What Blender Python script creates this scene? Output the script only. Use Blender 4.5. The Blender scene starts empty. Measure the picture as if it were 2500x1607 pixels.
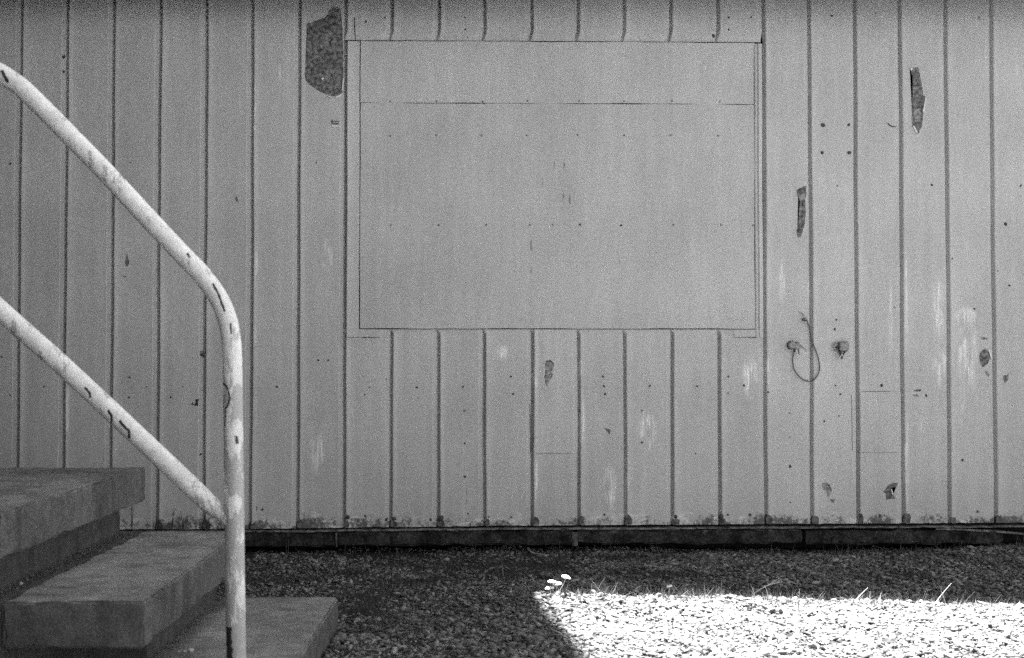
import bpy, bmesh, math, random
import numpy as np
from mathutils import Vector, Matrix

rnd = random.Random(7)
nrg = np.random.default_rng(7)
scn = bpy.context.scene
COL = scn.collection

# ------------------------------------------------------------------ camera
DIST, EYE = 5.5, 0.837
YAW, PITCH = math.radians(1.15), math.radians(1.45)
FPX = 558.0 * DIST                      # focal length in pixels of the 2500 px wide photograph
cam_d = bpy.data.cameras.new("camera")
cam_d.sensor_width = 36.0
cam_d.lens = FPX / 2500 * 36
cam_d.clip_end = 2000
cam_d.dof.use_dof = True
cam_d.dof.focus_distance = DIST - 0.1
cam_d.dof.aperture_fstop = 5.6
cam = bpy.data.objects.new("camera", cam_d)
COL.objects.link(cam)
cam.location = (0, -DIST, EYE)
cam.rotation_euler = (math.radians(90) + PITCH, 0, -YAW)
scn.camera = cam

# ------------------------------------------------------------------ daylight
SUN_EL = 75.1
SUN_AZ = (0.1186, -1.0)                 # the way the light travels over the ground
world = bpy.data.worlds.new("World")
scn.world = world
world.use_nodes = True
wn = world.node_tree
sky = wn.nodes.new("ShaderNodeTexSky")
sky.sky_type = 'NISHITA'
sky.sun_disc = False
sky.sun_elevation = math.radians(SUN_EL)
sky.sun_rotation = math.atan2(-SUN_AZ[0], -SUN_AZ[1])
sky.dust_density = 1.0
bw = wn.nodes.new("ShaderNodeSeparateColor")  # black and white film behind a red filter
bg = wn.nodes["Background"]
bg.inputs[1].default_value = 0.05
wn.links.new(sky.outputs[0], bw.inputs[0])
wn.links.new(bw.outputs[0], bg.inputs[0])

sun_d = bpy.data.lights.new("sun", 'SUN')
sun_d.energy = 5.0
sun_d.angle = math.radians(0.53)
sun_d.color = (1, 1, 1)
sun = bpy.data.objects.new("sun", sun_d)
COL.objects.link(sun)
a = Vector((SUN_AZ[0], SUN_AZ[1], 0)).normalized() * math.cos(math.radians(SUN_EL))
light_dir = Vector((a.x, a.y, -math.sin(math.radians(SUN_EL))))
sun.rotation_euler = light_dir.to_track_quat('-Z', 'Y').to_euler()
sun.location = (0, 4, 14)

scn.view_settings.view_transform = 'Standard'
scn.view_settings.look = 'None'
scn.view_settings.exposure = 3.60
scn.view_settings.gamma = 1.0
scn.render.engine = 'CYCLES'
scn.cycles.use_denoising = False       # keep the fine noise: the photograph is grainy film
scn.cycles.max_bounces = 6
scn.cycles.diffuse_bounces = 4
scn.cycles.glossy_bounces = 2

# ------------------------------------------------------------------ measuring: photograph pixel -> point on a plane of the place
_F = np.array([math.sin(YAW) * math.cos(PITCH), math.cos(YAW) * math.cos(PITCH), math.sin(PITCH)])
_R = np.array([math.cos(YAW), -math.sin(YAW), 0.0])
_U = np.cross(_R, _F)
_C = np.array([0, -DIST, EYE])

def W(x, y, Y=0.0):
    d = _F * FPX + _R * (x - 1250) + _U * (803.5 - y)
    return Vector(_C + d * ((Y - _C[1]) / d[1]))

def G(x, y, z=0.0):
    d = _F * FPX + _R * (x - 1250) + _U * (803.5 - y)
    return Vector(_C + d * ((z - _C[2]) / d[2]))

K = 1 / 0.9584                          # the overview picture's pixels
def V(x, y, Y=0.0): return W(x * K, y * K, Y)

# ------------------------------------------------------------------ materials
class NT:
    def __init__(self, name):
        self.m = bpy.data.materials.new(name)
        self.m.use_nodes = True
        self.t = self.m.node_tree
        self.b = self.t.nodes["Principled BSDF"]
        self.pos = self.n("ShaderNodeNewGeometry").outputs["Position"]
    def n(self, kind, **kw):
        n = self.t.nodes.new(kind)
        for k, v in kw.items(): setattr(n, k, v)
        return n
    def put(self, sock, v):
        if isinstance(v, bpy.types.NodeSocket): self.t.links.new(v, sock)
        else: sock.default_value = v
    def math(self, op, a, b=0.0, clamp=False):
        n = self.n("ShaderNodeMath", operation=op, use_clamp=clamp)
        self.put(n.inputs[0], a); self.put(n.inputs[1], b)
        return n.outputs[0]
    def vmul(self, v, s):
        n = self.n("ShaderNodeVectorMath", operation='MULTIPLY')
        self.put(n.inputs[0], v); n.inputs[1].default_value = s
        return n.outputs[0]
    def noise(self, scale, detail=4, rough=0.55, stretch=None, seed=0.0):
        n = self.n("ShaderNodeTexNoise")
        v = self.pos
        if stretch: v = self.vmul(v, stretch)
        if seed:
            a = self.n("ShaderNodeVectorMath", operation='ADD')
            self.put(a.inputs[0], v); a.inputs[1].default_value = (seed, seed * 1.7, seed * 0.6)
            v = a.outputs[0]
        self.put(n.inputs["Vector"], v)
        n.inputs["Scale"].default_value = scale
        n.inputs["Detail"].default_value = detail
        n.inputs["Roughness"].default_value = rough
        return n.outputs[0]
    def remap(self, v, a, b, c=0.0, d=1.0, smooth=True):
        n = self.n("ShaderNodeMapRange", interpolation_type='SMOOTHSTEP' if smooth else 'LINEAR', clamp=True)
        self.put(n.inputs["Value"], v)
        for k, x in zip(("From Min", "From Max", "To Min", "To Max"), (a, b, c, d)): n.inputs[k].default_value = x
        return n.outputs["Result"]
    def mix(self, f, a, b):
        n = self.n("ShaderNodeMix", data_type='FLOAT')
        self.put(n.inputs[0], f); self.put(n.inputs[2], a); self.put(n.inputs[3], b)
        return n.outputs[0]
    def spot(self, c, rx, rz, ry=0.0, soft=0.35):
        """1 inside an ellipse round c, 0 outside"""
        s = self.n("ShaderNodeVectorMath", operation='SUBTRACT')
        self.put(s.inputs[0], self.pos); s.inputs[1].default_value = tuple(c)
        m = self.vmul(s.outputs[0], (1 / rx, 1 / ry if ry else 0.0, 1 / rz))
        l = self.n("ShaderNodeVectorMath", operation='LENGTH')
        self.put(l.inputs[0], m)
        return self.remap(l.outputs["Value"], 1.0, soft, 0.0, 1.0)
    def add_all(self, socks):
        r = socks[0]
        for s in socks[1:]: r = self.math('MAXIMUM', r, s)
        return r
    def sep(self):
        n = self.n("ShaderNodeSeparateXYZ"); self.put(n.inputs[0], self.pos); return n.outputs
    def attr(self, name):
        n = self.n("ShaderNodeAttribute", attribute_name=name); return n.outputs["Fac"]
    def bump(self, h, strength, dist):
        n = self.n("ShaderNodeBump")
        n.inputs["Strength"].default_value = strength; n.inputs["Distance"].default_value = dist
        self.put(n.inputs["Height"], h)
        self.put(self.b.inputs["Normal"], n.outputs[0])
    def done(self, col, rough=0.6, spec=0.5, metal=0.0):
        if isinstance(col, bpy.types.NodeSocket): self.t.links.new(col, self.b.inputs["Base Color"])
        else: self.b.inputs["Base Color"].default_value = (col, col, col, 1)
        self.put(self.b.inputs["Roughness"], rough)
        self.b.inputs["Specular IOR Level"].default_value = spec
        self.b.inputs["Metallic"].default_value = metal
        return self.m

def ellipses(t, rows, soft=0.3):
    out = []
    for (x, y, rx, ry) in rows:          # overview pixels
        p = V(x, y)
        out.append(t.spot((p.x, 0, p.z), rx / 535, ry / 535, soft=soft))
    return t.add_all(out)

def paint_wall(name, base):
    t = NT(name)
    grain = t.remap(t.noise(330, 2, 0.6), 0.3, 0.7, 0.90, 1.10)
    blot = t.remap(t.noise(2.3, 4), 0.3, 0.7, 0.93, 1.07)
    streak = t.remap(t.noise(9, 4, 0.6, stretch=(3, 1, 0.25)), 0.3, 0.75, 0.94, 1.05)
    c = t.math('MULTIPLY', t.math('MULTIPLY', grain, blot), streak)
    c = t.math('MULTIPLY', c, base)
    oi = t.n('ShaderNodeObjectInfo').outputs['Random']
    c = t.math('MULTIPLY', c, t.remap(oi, 0, 1, .965, 1.035, smooth=False))
    # worn chalky scuffs
    sc = ellipses(t, [(765, 600, 18, 48), (600, 632, 7, 55), (742, 1055, 26, 62), (1755, 885, 26, 62), (1795, 880, 9, 50),
                      (1428, 1140, 22, 70), (2198, 720, 22, 90), (2200, 860, 24, 60), (2262, 830, 34, 120), (2252, 900, 10, 80),
                      (1250, 890, 9, 45), (1254, 1120, 6, 75), (1362, 985, 8, 85), (2121, 1080, 8, 150), (2120, 700, 6, 140),
                      (1358, 860, 6, 32), (1830, 660, 9, 60), (1175, 825, 26, 26), (596, 270, 5, 110), (597, 770, 5, 60),
                      (2155, 1000, 4, 40), (2085, 760, 7, 120), (2380, 160, 5, 30), (1467, 1140, 8, 60), (1395, 940, 4, 35),
                      (158, 960, 6, 90), (1893, 700, 5, 60), (1512, 1010, 30, 60), (655, 170, 4, 30), (2262, 740, 40, 30)])
    ns = t.math('MULTIPLY', t.remap(t.noise(15, 4, 0.6, stretch=(1.5, 1, 0.6)), 0.36, 0.56), t.remap(t.noise(22, 6, 0.75, stretch=(4.0, 1, 0.28)), 0.42, 0.60, 0.06, 1.0))
    c = t.mix(t.math('MULTIPLY', t.math('MULTIPLY', sc, ns), 1.0), c, 0.88)
    # faint dark smears
    sm = ellipses(t, [(1297, 388, 3, 14), (1320, 390, 3, 14), (1270, 425, 3, 16), (1318, 465, 3, 16), (1333, 468, 3, 16),
                      (1243, 575, 4, 18), (1243, 635, 3, 14), (1092, 1162, 2, 26), (600, 1190, 3, 10)])
    c = t.mix(t.math('MULTIPLY', t.math('MULTIPLY', sm, t.remap(t.noise(70, 3, 0.6, stretch=(1.5, 1, .5)), .36, .56)), 0.9), c, 0.12)
    # splashed soil and rust along the foot of the sheets
    z = t.sep()[2]
    foot = t.remap(z, 0.125, 0.185, 1.0, 0.0)
    patchy = t.remap(t.noise(7, 3, 0.6, seed=8.0), 0.38, 0.62, -0.09, 0.09)
    dirt = t.remap(t.math('ADD', t.math('ADD', t.noise(52, 7, 0.78), patchy), t.math('MULTIPLY', foot, 0.21)), 0.60, 0.77)
    dirt = t.math('MULTIPLY', dirt, t.remap(z, 0.14, 0.24, 1.0, 0.0))
    c = t.mix(t.math('MULTIPLY', dirt, 0.85), c, 0.05)
    chalk = t.remap(t.math('ADD', t.noise(19, 4, 0.6, stretch=(.6, 1, 1.6), seed=6.0), t.math('MULTIPLY', foot, 0.10)), 0.60, 0.70)
    c = t.mix(t.math('MULTIPLY', t.math('MULTIPLY', chalk, t.remap(z, 0.15, 0.20, 1.0, 0.0)), t.math('SUBTRACT', 0.7, dirt, True)), c, 0.75)
    # little rust specks
    sp = t.remap(t.noise(60, 2, 0.5, seed=3.0), 0.745, 0.79)
    c = t.mix(t.math('MULTIPLY', sp, 0.5), c, 0.12)
    t.bump(t.math('ADD', t.noise(3.5, 3), t.math('MULTIPLY', t.noise(120, 3), 0.06)), 0.25, 0.02)
    return t.done(c, 0.62, 0.3)

WALL_BASE = 0.50
M_WALL = paint_wall("wall_paint", WALL_BASE)

def simple(name, base, var=0.2, scale=30, rough=0.8, spec=0.3, bump=0.0, lo=0.3, hi=0.7):
    t = NT(name)
    c = t.math('MULTIPLY', t.remap(t.noise(scale, 5, 0.65), lo, hi, 1 - var, 1 + var), base)
    if bump: t.bump(t.noise(scale * 1.5, 4), bump, 0.01)
    return t.done(c, rough, spec)

def concrete(name, base, top_light=0.0):
    t = NT(name)
    big = t.remap(t.noise(4.5, 5, 0.6), 0.3, 0.7, 0.82, 1.16)
    mid = t.remap(t.noise(22, 6, 0.65), 0.3, 0.7, 0.78, 1.22)
    fine = t.remap(t.noise(190, 4, 0.7), 0.3, 0.7, 0.66, 1.34)
    c = t.math('MULTIPLY', t.math('MULTIPLY', t.math('MULTIPLY', big, mid), fine), base)
    run = t.remap(t.noise(7, 4, 0.6, stretch=(1, 1.6, 0.12), seed=2.0), 0.52, 0.66)
    c = t.mix(t.math('MULTIPLY', run, 0.45), c, base * 0.35)
    pits = t.remap(t.noise(75, 2, 0.5, seed=5.0), 0.66, 0.72)
    c = t.mix(t.math('MULTIPLY', pits, 0.5), c, base * 0.3)
    if top_light:                              # upward faces painted paler, standing in for skylight
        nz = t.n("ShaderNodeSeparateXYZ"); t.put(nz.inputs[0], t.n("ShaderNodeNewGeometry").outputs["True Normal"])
        foot = t.math('MULTIPLY', t.remap(nz.outputs[2], 0.6, 0.9), t.remap(t.noise(3.2, 4, 0.6, seed=4.0), 0.30, 0.60, 0.35, 1.0))  # foot: mask of upward faces, broken up by noise
        c = t.math('MULTIPLY', c, t.math('ADD', 1.0, t.math('MULTIPLY', foot, top_light)))
    t.bump(t.math('ADD', t.noise(30, 5, 0.7), t.math('MULTIPLY', t.noise(220, 3), 0.35)), 0.55, 0.008)
    return t.done(c, 0.92, 0.2)

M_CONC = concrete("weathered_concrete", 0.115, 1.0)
M_CONC_DARK = concrete("riser_concrete", 0.088)  # darker base tone for the riser blocks

def foundation_mat():
    t = NT("tarred_foundation")
    c = t.math('MULTIPLY', t.remap(t.noise(16, 6, 0.7), 0.3, 0.7, 0.3, 2.0), 0.030)
    c = t.math('MULTIPLY', c, t.remap(t.noise(110, 4, 0.7), 0.35, 0.65, 0.45, 1.7))
    z = t.sep()[2]
    flake = t.remap(t.math('ADD', t.noise(30, 5, 0.7, stretch=(0.5, 1, 1.6)), t.remap(z, 0.075, 0.11, 0.0, 0.20)), 0.66, 0.74)
    c = t.mix(t.math('MULTIPLY', flake, 0.6), c, 0.20)
    t.bump(t.noise(40, 5, 0.7), 0.7, 0.012)
    return t.done(c, 0.95, 0.15)
M_FOUND = foundation_mat()

M_BLACK = simple("dark_void", 0.02, 0.4, 20, 0.95, 0.1)
M_FLASH = simple("base_flashing", 0.17, 0.85, 30, 0.7, 0.3)
M_MORTAR = simple("joint_mortar", 0.10, 0.7, 60, 0.9, 0.2)
M_SCREW = simple("rusty_screw", 0.07, 0.4, 60, 0.8, 0.3)
M_SCREW_P = simple("painted_screw", 0.22, 0.3, 60, 0.7, 0.3)
M_PLUG = simple("rib_closure", 0.11, 0.7, 45, 0.9, 0.2)
M_CHIP = simple("paint_flake", 0.80, 0.05, 60, 0.6, 0.3)
M_FIT = simple("painted_fitting", 0.27, 0.25, 70, 0.65, 0.3)
M_CABLE = simple("painted_cable", 0.11, 0.3, 90, 0.7, 0.3)
M_BARE_L = simple("primer_light", 0.26, 0.5, 60, 0.8, 0.2)
M_STRAW = simple("dry_straw", 0.42, 0.25, 40, 0.8, 0.2)
M_WEED = simple("dark_weed", 0.035, 0.4, 40, 0.8, 0.2)
M_PETAL = simple("white_petal", 0.80, 0.06, 90, 0.7, 0.2)
M_ROOF = simple("roof_sheet", 0.25, 0.2, 5, 0.6, 0.3)
M_SOFFIT = simple("dark_soffit", 0.06, 0.3, 8, 0.9, 0.1)
M_PEBBLE = simple("pale_pebble", 0.45, 0.2, 60, 0.85, 0.2)

def bare_mat():
    t = NT("bare_metal")
    c = t.remap(t.noise(62, 5, 0.72), 0.36, 0.66, 0.045, 0.27)
    c = t.math('MULTIPLY', c, t.remap(t.noise(11, 4), 0.3, 0.7, 0.75, 1.2))
    return t.done(c, 0.75, 0.3)
M_BARE = bare_mat()

def rail_mat():
    t = NT("chipped_white_paint")
    c = t.math('MULTIPLY', t.remap(t.noise(14, 4), 0.3, 0.7, 0.90, 1.04), 0.86)
    c = t.math('MULTIPLY', c, t.remap(t.noise(55, 5, 0.7), 0.3, 0.7, 0.86, 1.06))
    # grey primer where the top coat has gone, more of it towards the foot of the post
    z = t.sep()[2]; x = t.sep()[0]
    low = t.math('MULTIPLY', t.remap(z, 1.0, 0.55, 0.0, 0.15), t.remap(x, -0.70, -0.63, 0.0, 1.0))
    wear = t.remap(t.math('ADD', t.noise(21, 5, 0.65, stretch=(1.5, 1.0, 0.55), seed=1.3), low), 0.56, 0.64)
    c = t.mix(t.math('MULTIPLY', wear, 0.85), c, 0.40)
    rust = t.remap(t.math('ADD', t.noise(30, 5, 0.68, stretch=(1.3, 1, 0.8), seed=4.1), t.math('MULTIPLY', low, 0.15)), 0.74, 0.77)
    c = t.mix(rust, c, 0.035)
    Yr = -2.549
    def stroke(a_, b_, w):
        p, q = W(*a_, Yr), W(*b_, Yr)
        c_ = (p + q) / 2; d_ = q - p; L = d_.length / 2 + w * .3; d_.normalize(); n_ = Vector((-d_.z, 0, d_.x))
        sub = t.n("ShaderNodeVectorMath", operation='SUBTRACT'); t.put(sub.inputs[0], t.pos); sub.inputs[1].default_value = tuple(c_)
        o_ = []
        for v_, l_ in ((d_, L), (n_, w)):
            dt = t.n("ShaderNodeVectorMath", operation='DOT_PRODUCT'); t.put(dt.inputs[0], sub.outputs[0]); dt.inputs[1].default_value = tuple(v_ / l_)
            o_.append(t.math('ABSOLUTE', dt.outputs["Value"]))
        return t.remap(t.math('MAXIMUM', t.math('POWER', o_[0], 3.0), o_[1]), 1.7, 0.35, 0.0, 1.0)
    lines = [[(524, 695), (534, 712), (541, 728), (547, 744), (553, 760), .0028], [(567, 790), (569, 816), .0022], [(546, 936), (556, 941), (562, 954), (566, 970), (562, 986), (555, 998), .0024],
             [(555, 1000), (552, 1040), .0018], [(581, 1064), (583, 1082), .0034], [(215, 946), (225, 957), (228, 970), .0030], [(271, 1001), (280, 1015), (278, 1032), .0032],
             [(299, 1027), (311, 1042), (322, 1050), (321, 1068), .0034], [(13, 178), (27, 205), .0040], [(462, 621), (468, 630), .0028], [(560, 1530), (563, 1570), (566, 1612), .0085]]
    segs = []
    for ln in lines:
        w_ = ln[-1]
        segs += [stroke(ln[i], ln[i + 1], w_) for i in range(len(ln) - 2)]
    slits = t.add_all(segs)
    slits = t.remap(t.math('ADD', slits, t.math('MULTIPLY', t.math('SUBTRACT', t.noise(130, 4, 0.7), 0.5), 2.0)), 0.48, 0.66)
    c = t.mix(slits, c, 0.04)
    t.bump(t.math('ADD', t.noise(60, 4, 0.6), t.math('MULTIPLY', wear, -1.2)), 0.35, 0.004)
    return t.done(c, 0.5, 0.4)
M_RAIL = rail_mat()

def ground_mat():
    t = NT("soil_and_grit")
    c = t.remap(t.noise(60, 6, 0.75), 0.35, 0.68, 0.022, 0.085)
    c = t.math('MULTIPLY', c, t.remap(t.noise(3.0, 4), 0.3, 0.7, 0.7, 1.3))
    far = t.remap(t.noise(45, 3, 0.6, seed=2.2), 0.45, 0.62)
    y = t.sep()[1]
    c = t.mix(t.math('MULTIPLY', far, t.remap(y, -2.3, -3.2, 0.0, 0.9)), c, 0.34)
    t.bump(t.noise(70, 6, 0.75), 0.9, 0.02)
    return t.done(c, 0.95, 0.15)
M_GROUND = ground_mat()

def toned(name, lo, hi):
    t = NT(name)
    a = t.attr("tone")
    c = t.remap(a, 0, 1, lo, hi, smooth=False)
    c = t.math('MULTIPLY', c, t.remap(t.noise(160, 3, 0.6), 0.3, 0.7, 0.8, 1.2))
    return t.done(c, 0.9, 0.2)
M_GRAVEL = toned("gravel_stones", 0.062, 0.32)
M_GRASS = toned("grass_blades", 0.03, 0.32)

# ------------------------------------------------------------------ helpers
def tag(o, label, cat=None, group=None, kind=None):
    if label: o["label"] = label
    if cat: o["category"] = cat
    if group: o["group"] = group
    if kind: o["kind"] = kind
    return o

def empty(name, loc=(0, 0, 0)):
    o = bpy.data.objects.new(name, None); COL.objects.link(o); o.location = loc
    o.empty_display_size = 0.1
    return o

def link(name, me, mat, parent=None):
    if mat and not me.materials: me.materials.append(mat)
    o = bpy.data.objects.new(name, me); COL.objects.link(o)
    if parent:
        o.parent = parent
        pl = parent_world(parent)
        o.matrix_parent_inverse = Matrix.Translation(-pl)
    return o

def parent_world(p):
    v = Vector(p.location)
    return v

def pyd(name, verts, faces, mat, parent=None, smooth=None):
    me = bpy.data.meshes.new(name)
    me.from_pydata([tuple(v) for v in verts], [], faces)
    me.update()
    if smooth is not None:
        me.shade_smooth()
        me.set_sharp_from_angle(angle=math.radians(smooth))
    return link(name, me, mat, parent)

def bm_obj(name, bm, mat, parent=None, smooth=None):
    me = bpy.data.meshes.new(name)
    bm.normal_update(); bm.to_mesh(me); bm.free()
    if smooth is not None:
        me.shade_smooth(); me.set_sharp_from_angle(angle=math.radians(smooth))
    return link(name, me, mat, parent)

def box(name, lo, hi, mat, parent=None, bevel=0.0, rough=0.0, cuts=0, chip=0.0):
    bm = bmesh.new()
    bmesh.ops.create_cube(bm, size=1)
    for v in bm.verts:
        v.co = Vector([lo[i] + (v.co[i] + .5) * (hi[i] - lo[i]) for i in range(3)])
    if bevel: bmesh.ops.bevel(bm, geom=bm.edges[:], offset=bevel, segments=2, affect='EDGES')
    if cuts:
        for ax in range(3):
            n = max(1, int((hi[ax] - lo[ax]) / cuts))
            for k in range(1, n):
                p = [0, 0, 0]; p[ax] = lo[ax] + (hi[ax] - lo[ax]) * k / n
                nn = [0, 0, 0]; nn[ax] = 1
                bmesh.ops.bisect_plane(bm, geom=bm.verts[:] + bm.edges[:] + bm.faces[:], plane_co=p, plane_no=nn)
    if chip:                              # worn and broken arrises
        for v in bm.verts:
            near = [i for i in range(3) if min(abs(v.co[i] - lo[i]), abs(v.co[i] - hi[i])) < .009]
            if len(near) >= 2:
                w = max(0.0, math.sin(v.co.x * 19 + v.co.y * 14 + v.co.z * 7) + .6 * math.sin(v.co.x * 47 - v.co.y * 39)) * chip * .7
                if rnd.random() < .12: w += rnd.uniform(.3, 1.3) * chip
                for i in near: v.co[i] += w * (1 if abs(v.co[i] - lo[i]) < abs(v.co[i] - hi[i]) else -1)
    if rough:
        for v in bm.verts:
            c = v.co
            n = math.sin(c.x * 31 + c.z * 17) + math.sin(c.y * 23 - c.x * 13) + math.sin(c.z * 53 + c.y * 37)
            v.co += Vector((rnd.uniform(-1, 1) + n * .4, rnd.uniform(-1, 1) + n * .4, rnd.uniform(-1, 1) + n * .3)) * rough
    return bm_obj(name, bm, mat, parent, 40 if bevel else None)

def tube_mesh(pts, rad, seg=12, cap=True, smooth_steps=0):
    pts = [Vector(p) for p in pts]
    rads = list(rad) if hasattr(rad, '__len__') else [rad] * len(pts)
    if smooth_steps:
        P, Rr = [], []
        n = len(pts)
        for i in range(n - 1):
            p0, p1, p2, p3 = pts[max(i - 1, 0)], pts[i], pts[i + 1], pts[min(i + 2, n - 1)]
            for s in range(smooth_steps):
                u = s / smooth_steps
                P.append(0.5 * ((2 * p1) + (p2 - p0) * u + (2 * p0 - 5 * p1 + 4 * p2 - p3) * u * u + (3 * p1 - p0 - 3 * p2 + p3) * u ** 3))
                Rr.append(rads[i] * (1 - u) + rads[i + 1] * u)
        P.append(pts[-1]); Rr.append(rads[-1])
        pts, rads = P, Rr
    verts, faces = [], []
    prev = None
    for i, p in enumerate(pts):
        t = (pts[min(i + 1, len(pts) - 1)] - pts[max(i - 1, 0)]).normalized()
        if prev is None:
            up = Vector((0, 1, 0)) if abs(t.y) < .9 else Vector((1, 0, 0))
            nrm = (up - t * up.dot(t)).normalized()
        else:
            nrm = (prev - t * prev.dot(t)).normalized()
        prev = nrm
        b = t.cross(nrm)
        for k in range(seg):
            an = 2 * math.pi * k / seg
            verts.append(p + (nrm * math.cos(an) + b * math.sin(an)) * rads[i])
    m = len(pts)
    for i in range(m - 1):
        for k in range(seg):
            k2 = (k + 1) % seg
            faces.append((i * seg + k, i * seg + k2, (i + 1) * seg + k2, (i + 1) * seg + k))
    if cap:
        faces.append(tuple(range(seg - 1, -1, -1)))
        faces.append(tuple((m - 1) * seg + k for k in range(seg)))
    return verts, faces

def tube(name, pts, rad, mat, parent=None, seg=12, steps=0):
    v, f = tube_mesh(pts, rad, seg, True, steps)
    return pyd(name, v, f, mat, parent, 50)

# ------------------------------------------------------------------ the lie of the land
def sstep(a, b, x):
    u = np.clip((np.asarray(x, float) - a) / (b - a), 0, 1)
    return u * u * (3 - 2 * u)

def ground_z(x, y):
    x = np.asarray(x, float); y = np.asarray(y, float)
    near = np.exp(-((x / 9) ** 2 + ((y + 1) / 7) ** 2))
    z = -0.040 * sstep(0.2, 1.9, x) * sstep(-0.10, -0.95, y)
    z = z + near * (0.006 * np.sin(x * 3.1 + y * 2.3) + 0.005 * np.sin(y * 5.7 - x * 1.9) + 0.003 * np.sin(x * 11 + 1) * np.sin(y * 9))
    z = z + near * 0.0028 * (np.sin(x * 27 + 3 * np.sin(y * 8)) * np.sin(y * 31 + 1) + .7 * np.sin(x * 43 + y * 17))
    z = z + 0.02 * np.exp(-((x - 2.30) / 0.35) ** 2) * np.exp(-((y + 0.12) / 0.2) ** 2)
    return z

ax = np.concatenate([[-400, -150, -60, -25, -12, -7, -5], np.linspace(-4, 5, 121), [6, 8, 12, 25, 60, 150, 400]])
ay = np.concatenate([[-400, -150, -60, -25, -12, -8, -6], np.linspace(-5, 0.6, 101), [2, 6, 15, 40, 120, 400]])
gx, gy = np.meshgrid(ax, ay)
gz = ground_z(gx, gy)
nx = len(ax)
gv = np.stack([gx.ravel(), gy.ravel(), gz.ravel()], 1)
gf = [(j * nx + i, j * nx + i + 1, (j + 1) * nx + i + 1, (j + 1) * nx + i) for j in range(len(ay) - 1) for i in range(nx - 1)]
ground = pyd("ground", gv, gf, M_GROUND, None, 180)
tag(ground, "dark soil and grit ground under the gravel", kind="structure")

# ------------------------------------------------------------------ the metal building
B = empty("metal_building", (0.0, 0.0, 0.0))
tag(B, "grey painted ribbed metal building with a blanked-off window and a low dark foundation", "building")

rib_px = [42, 150, 260, 369, 478, 587, 697, 806, 915, 1025, 1133, 1245, 1353, 1462, 1572, 1682, 1790, 1898, 2005, 2111, 2219, 2326]
XR = [V(p, 843).x + .006 for p in rib_px]
PITCH_X = 0.2038
NL, NR = 9, 9
XR = [XR[0] - PITCH_X * k for k in range(NL, 0, -1)] + XR + [XR[-1] + PITCH_X * k for k in range(1, NR + 1)]
def RI(k): return k + NL                # index of the k-th rib seen in the photograph
DEPTH, RAMP = 0.020, 0.030
EAVE_Z = 2.45

def z_bottom(x): return float(np.interp(x, [-1.046, .11, 2.325], [.107, .119, .126]))
def rib_dx(k, z): return 0.0013 * math.sin(z * 3.1 + k * 2.1) + 0.0007 * math.sin(z * 9.3 + k)

def wall_y(x):
    """depth of the ribbed face at x (plus = into the wall)"""
    for i in range(len(XR) - 1):
        if XR[i] <= x < XR[i + 1]:
            d = XR[i + 1] - x
            e = x - XR[i]
            if e < .024: return float(np.interp(e, [0, .0018, .005, .009, .018, .024], [.002, -.0012, -.0034, -.0032, -.0008, 0]))
            return float(np.interp(d, [.0010, .0050, .0085, .0108, .0120, .0135, RAMP - .002, RAMP], [.0062, .0130, DEPTH, DEPTH, .0060, .0022, .0014, 0.0]))
    return 0.0

def siding(k, z0, z1, name="siding_panel", off=0.0, taper_top=0.0, taper_bot=0.0, x_lo=None, x_hi=None, foot=False, parent=B, full_right=True):
    """one rib-to-rib sheet, from its folded left edge to the bottom of the next groove"""
    xa, xb = XR[k], XR[k + 1]
    prof = [(-.0085, DEPTH), (-.0050, .0120), (-.0012, .0045), (.0018, -.0012), (.0050, -.0034), (.0090, -.0032), (.0180, -.0008), (.0240, 0)]
    flat = [.045, .075, .10, .135]
    n = max(4, int((z1 - z0) / .09))
    rows = []
    zs = [z0 + (z1 - z0) * i / n for i in range(n + 1)]
    for e in (taper_top, taper_bot):
        pass
    if taper_top: zs += [z1 - taper_top * u for u in (.25, .5, .75, 1.0)]
    if taper_bot: zs += [z0 + taper_bot * u for u in (.25, .5, .75, 1.0)]
    zs = sorted(set(round(z, 5) for z in zs))
    verts = []
    cols = None
    for j, z in enumerate(zs):
        dl = 1.0
        if taper_top: dl *= float(sstep(0, taper_top, z1 - z)) * .93 + .07
        if taper_bot: dl *= float(sstep(0, taper_bot, z - z0)) * .65 + .35
        sh = -(1 - dl) * (.016 if taper_bot else .008)
        row = []
        for px, py in prof:
            row.append((xa + px + rib_dx(k, z) + sh, py * dl + off))
        w = xb - xa
        for fx in flat:
            bulge = 0.0012 * math.sin(z * 2.7 + k * 1.7) * math.sin(math.pi * fx / .17) + 0.0006 * math.sin(z * 8 + k * 3 + fx * 20)
            row.append((xa + fx, bulge + off))
        r1 = rib_dx(k + 1, z)
        row.append((xb - RAMP + .5 * r1 + sh, off))
        row.append((xb - RAMP + .0020 + .5 * r1 + sh, .0014 * dl + off))
        row.append((xb - .0135 + r1 + sh, .0022 * dl + off))
        row.append((xb - .0120 + r1 + sh, .0060 * dl + off))
        row.append((xb - .0108 + r1 + sh, DEPTH * dl + off))
        row.append((xb - .0085 + r1 + sh, DEPTH * dl + off))
        for x, y in row:
            zz = z
            if foot and j == 0: zz = z_bottom(x) + rnd.uniform(-.0015, .0015)
            verts.append((x, y, zz))
        cols = len(row)
    faces = []
    for j in range(len(zs) - 1):
        for i in range(cols - 1):
            faces.append((j * cols + i, j * cols + i + 1, (j + 1) * cols + i + 1, (j + 1) * cols + i))
    return pyd(name, verts, faces, M_WALL, parent, 25 if name == 'siding_panel' else None)

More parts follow.
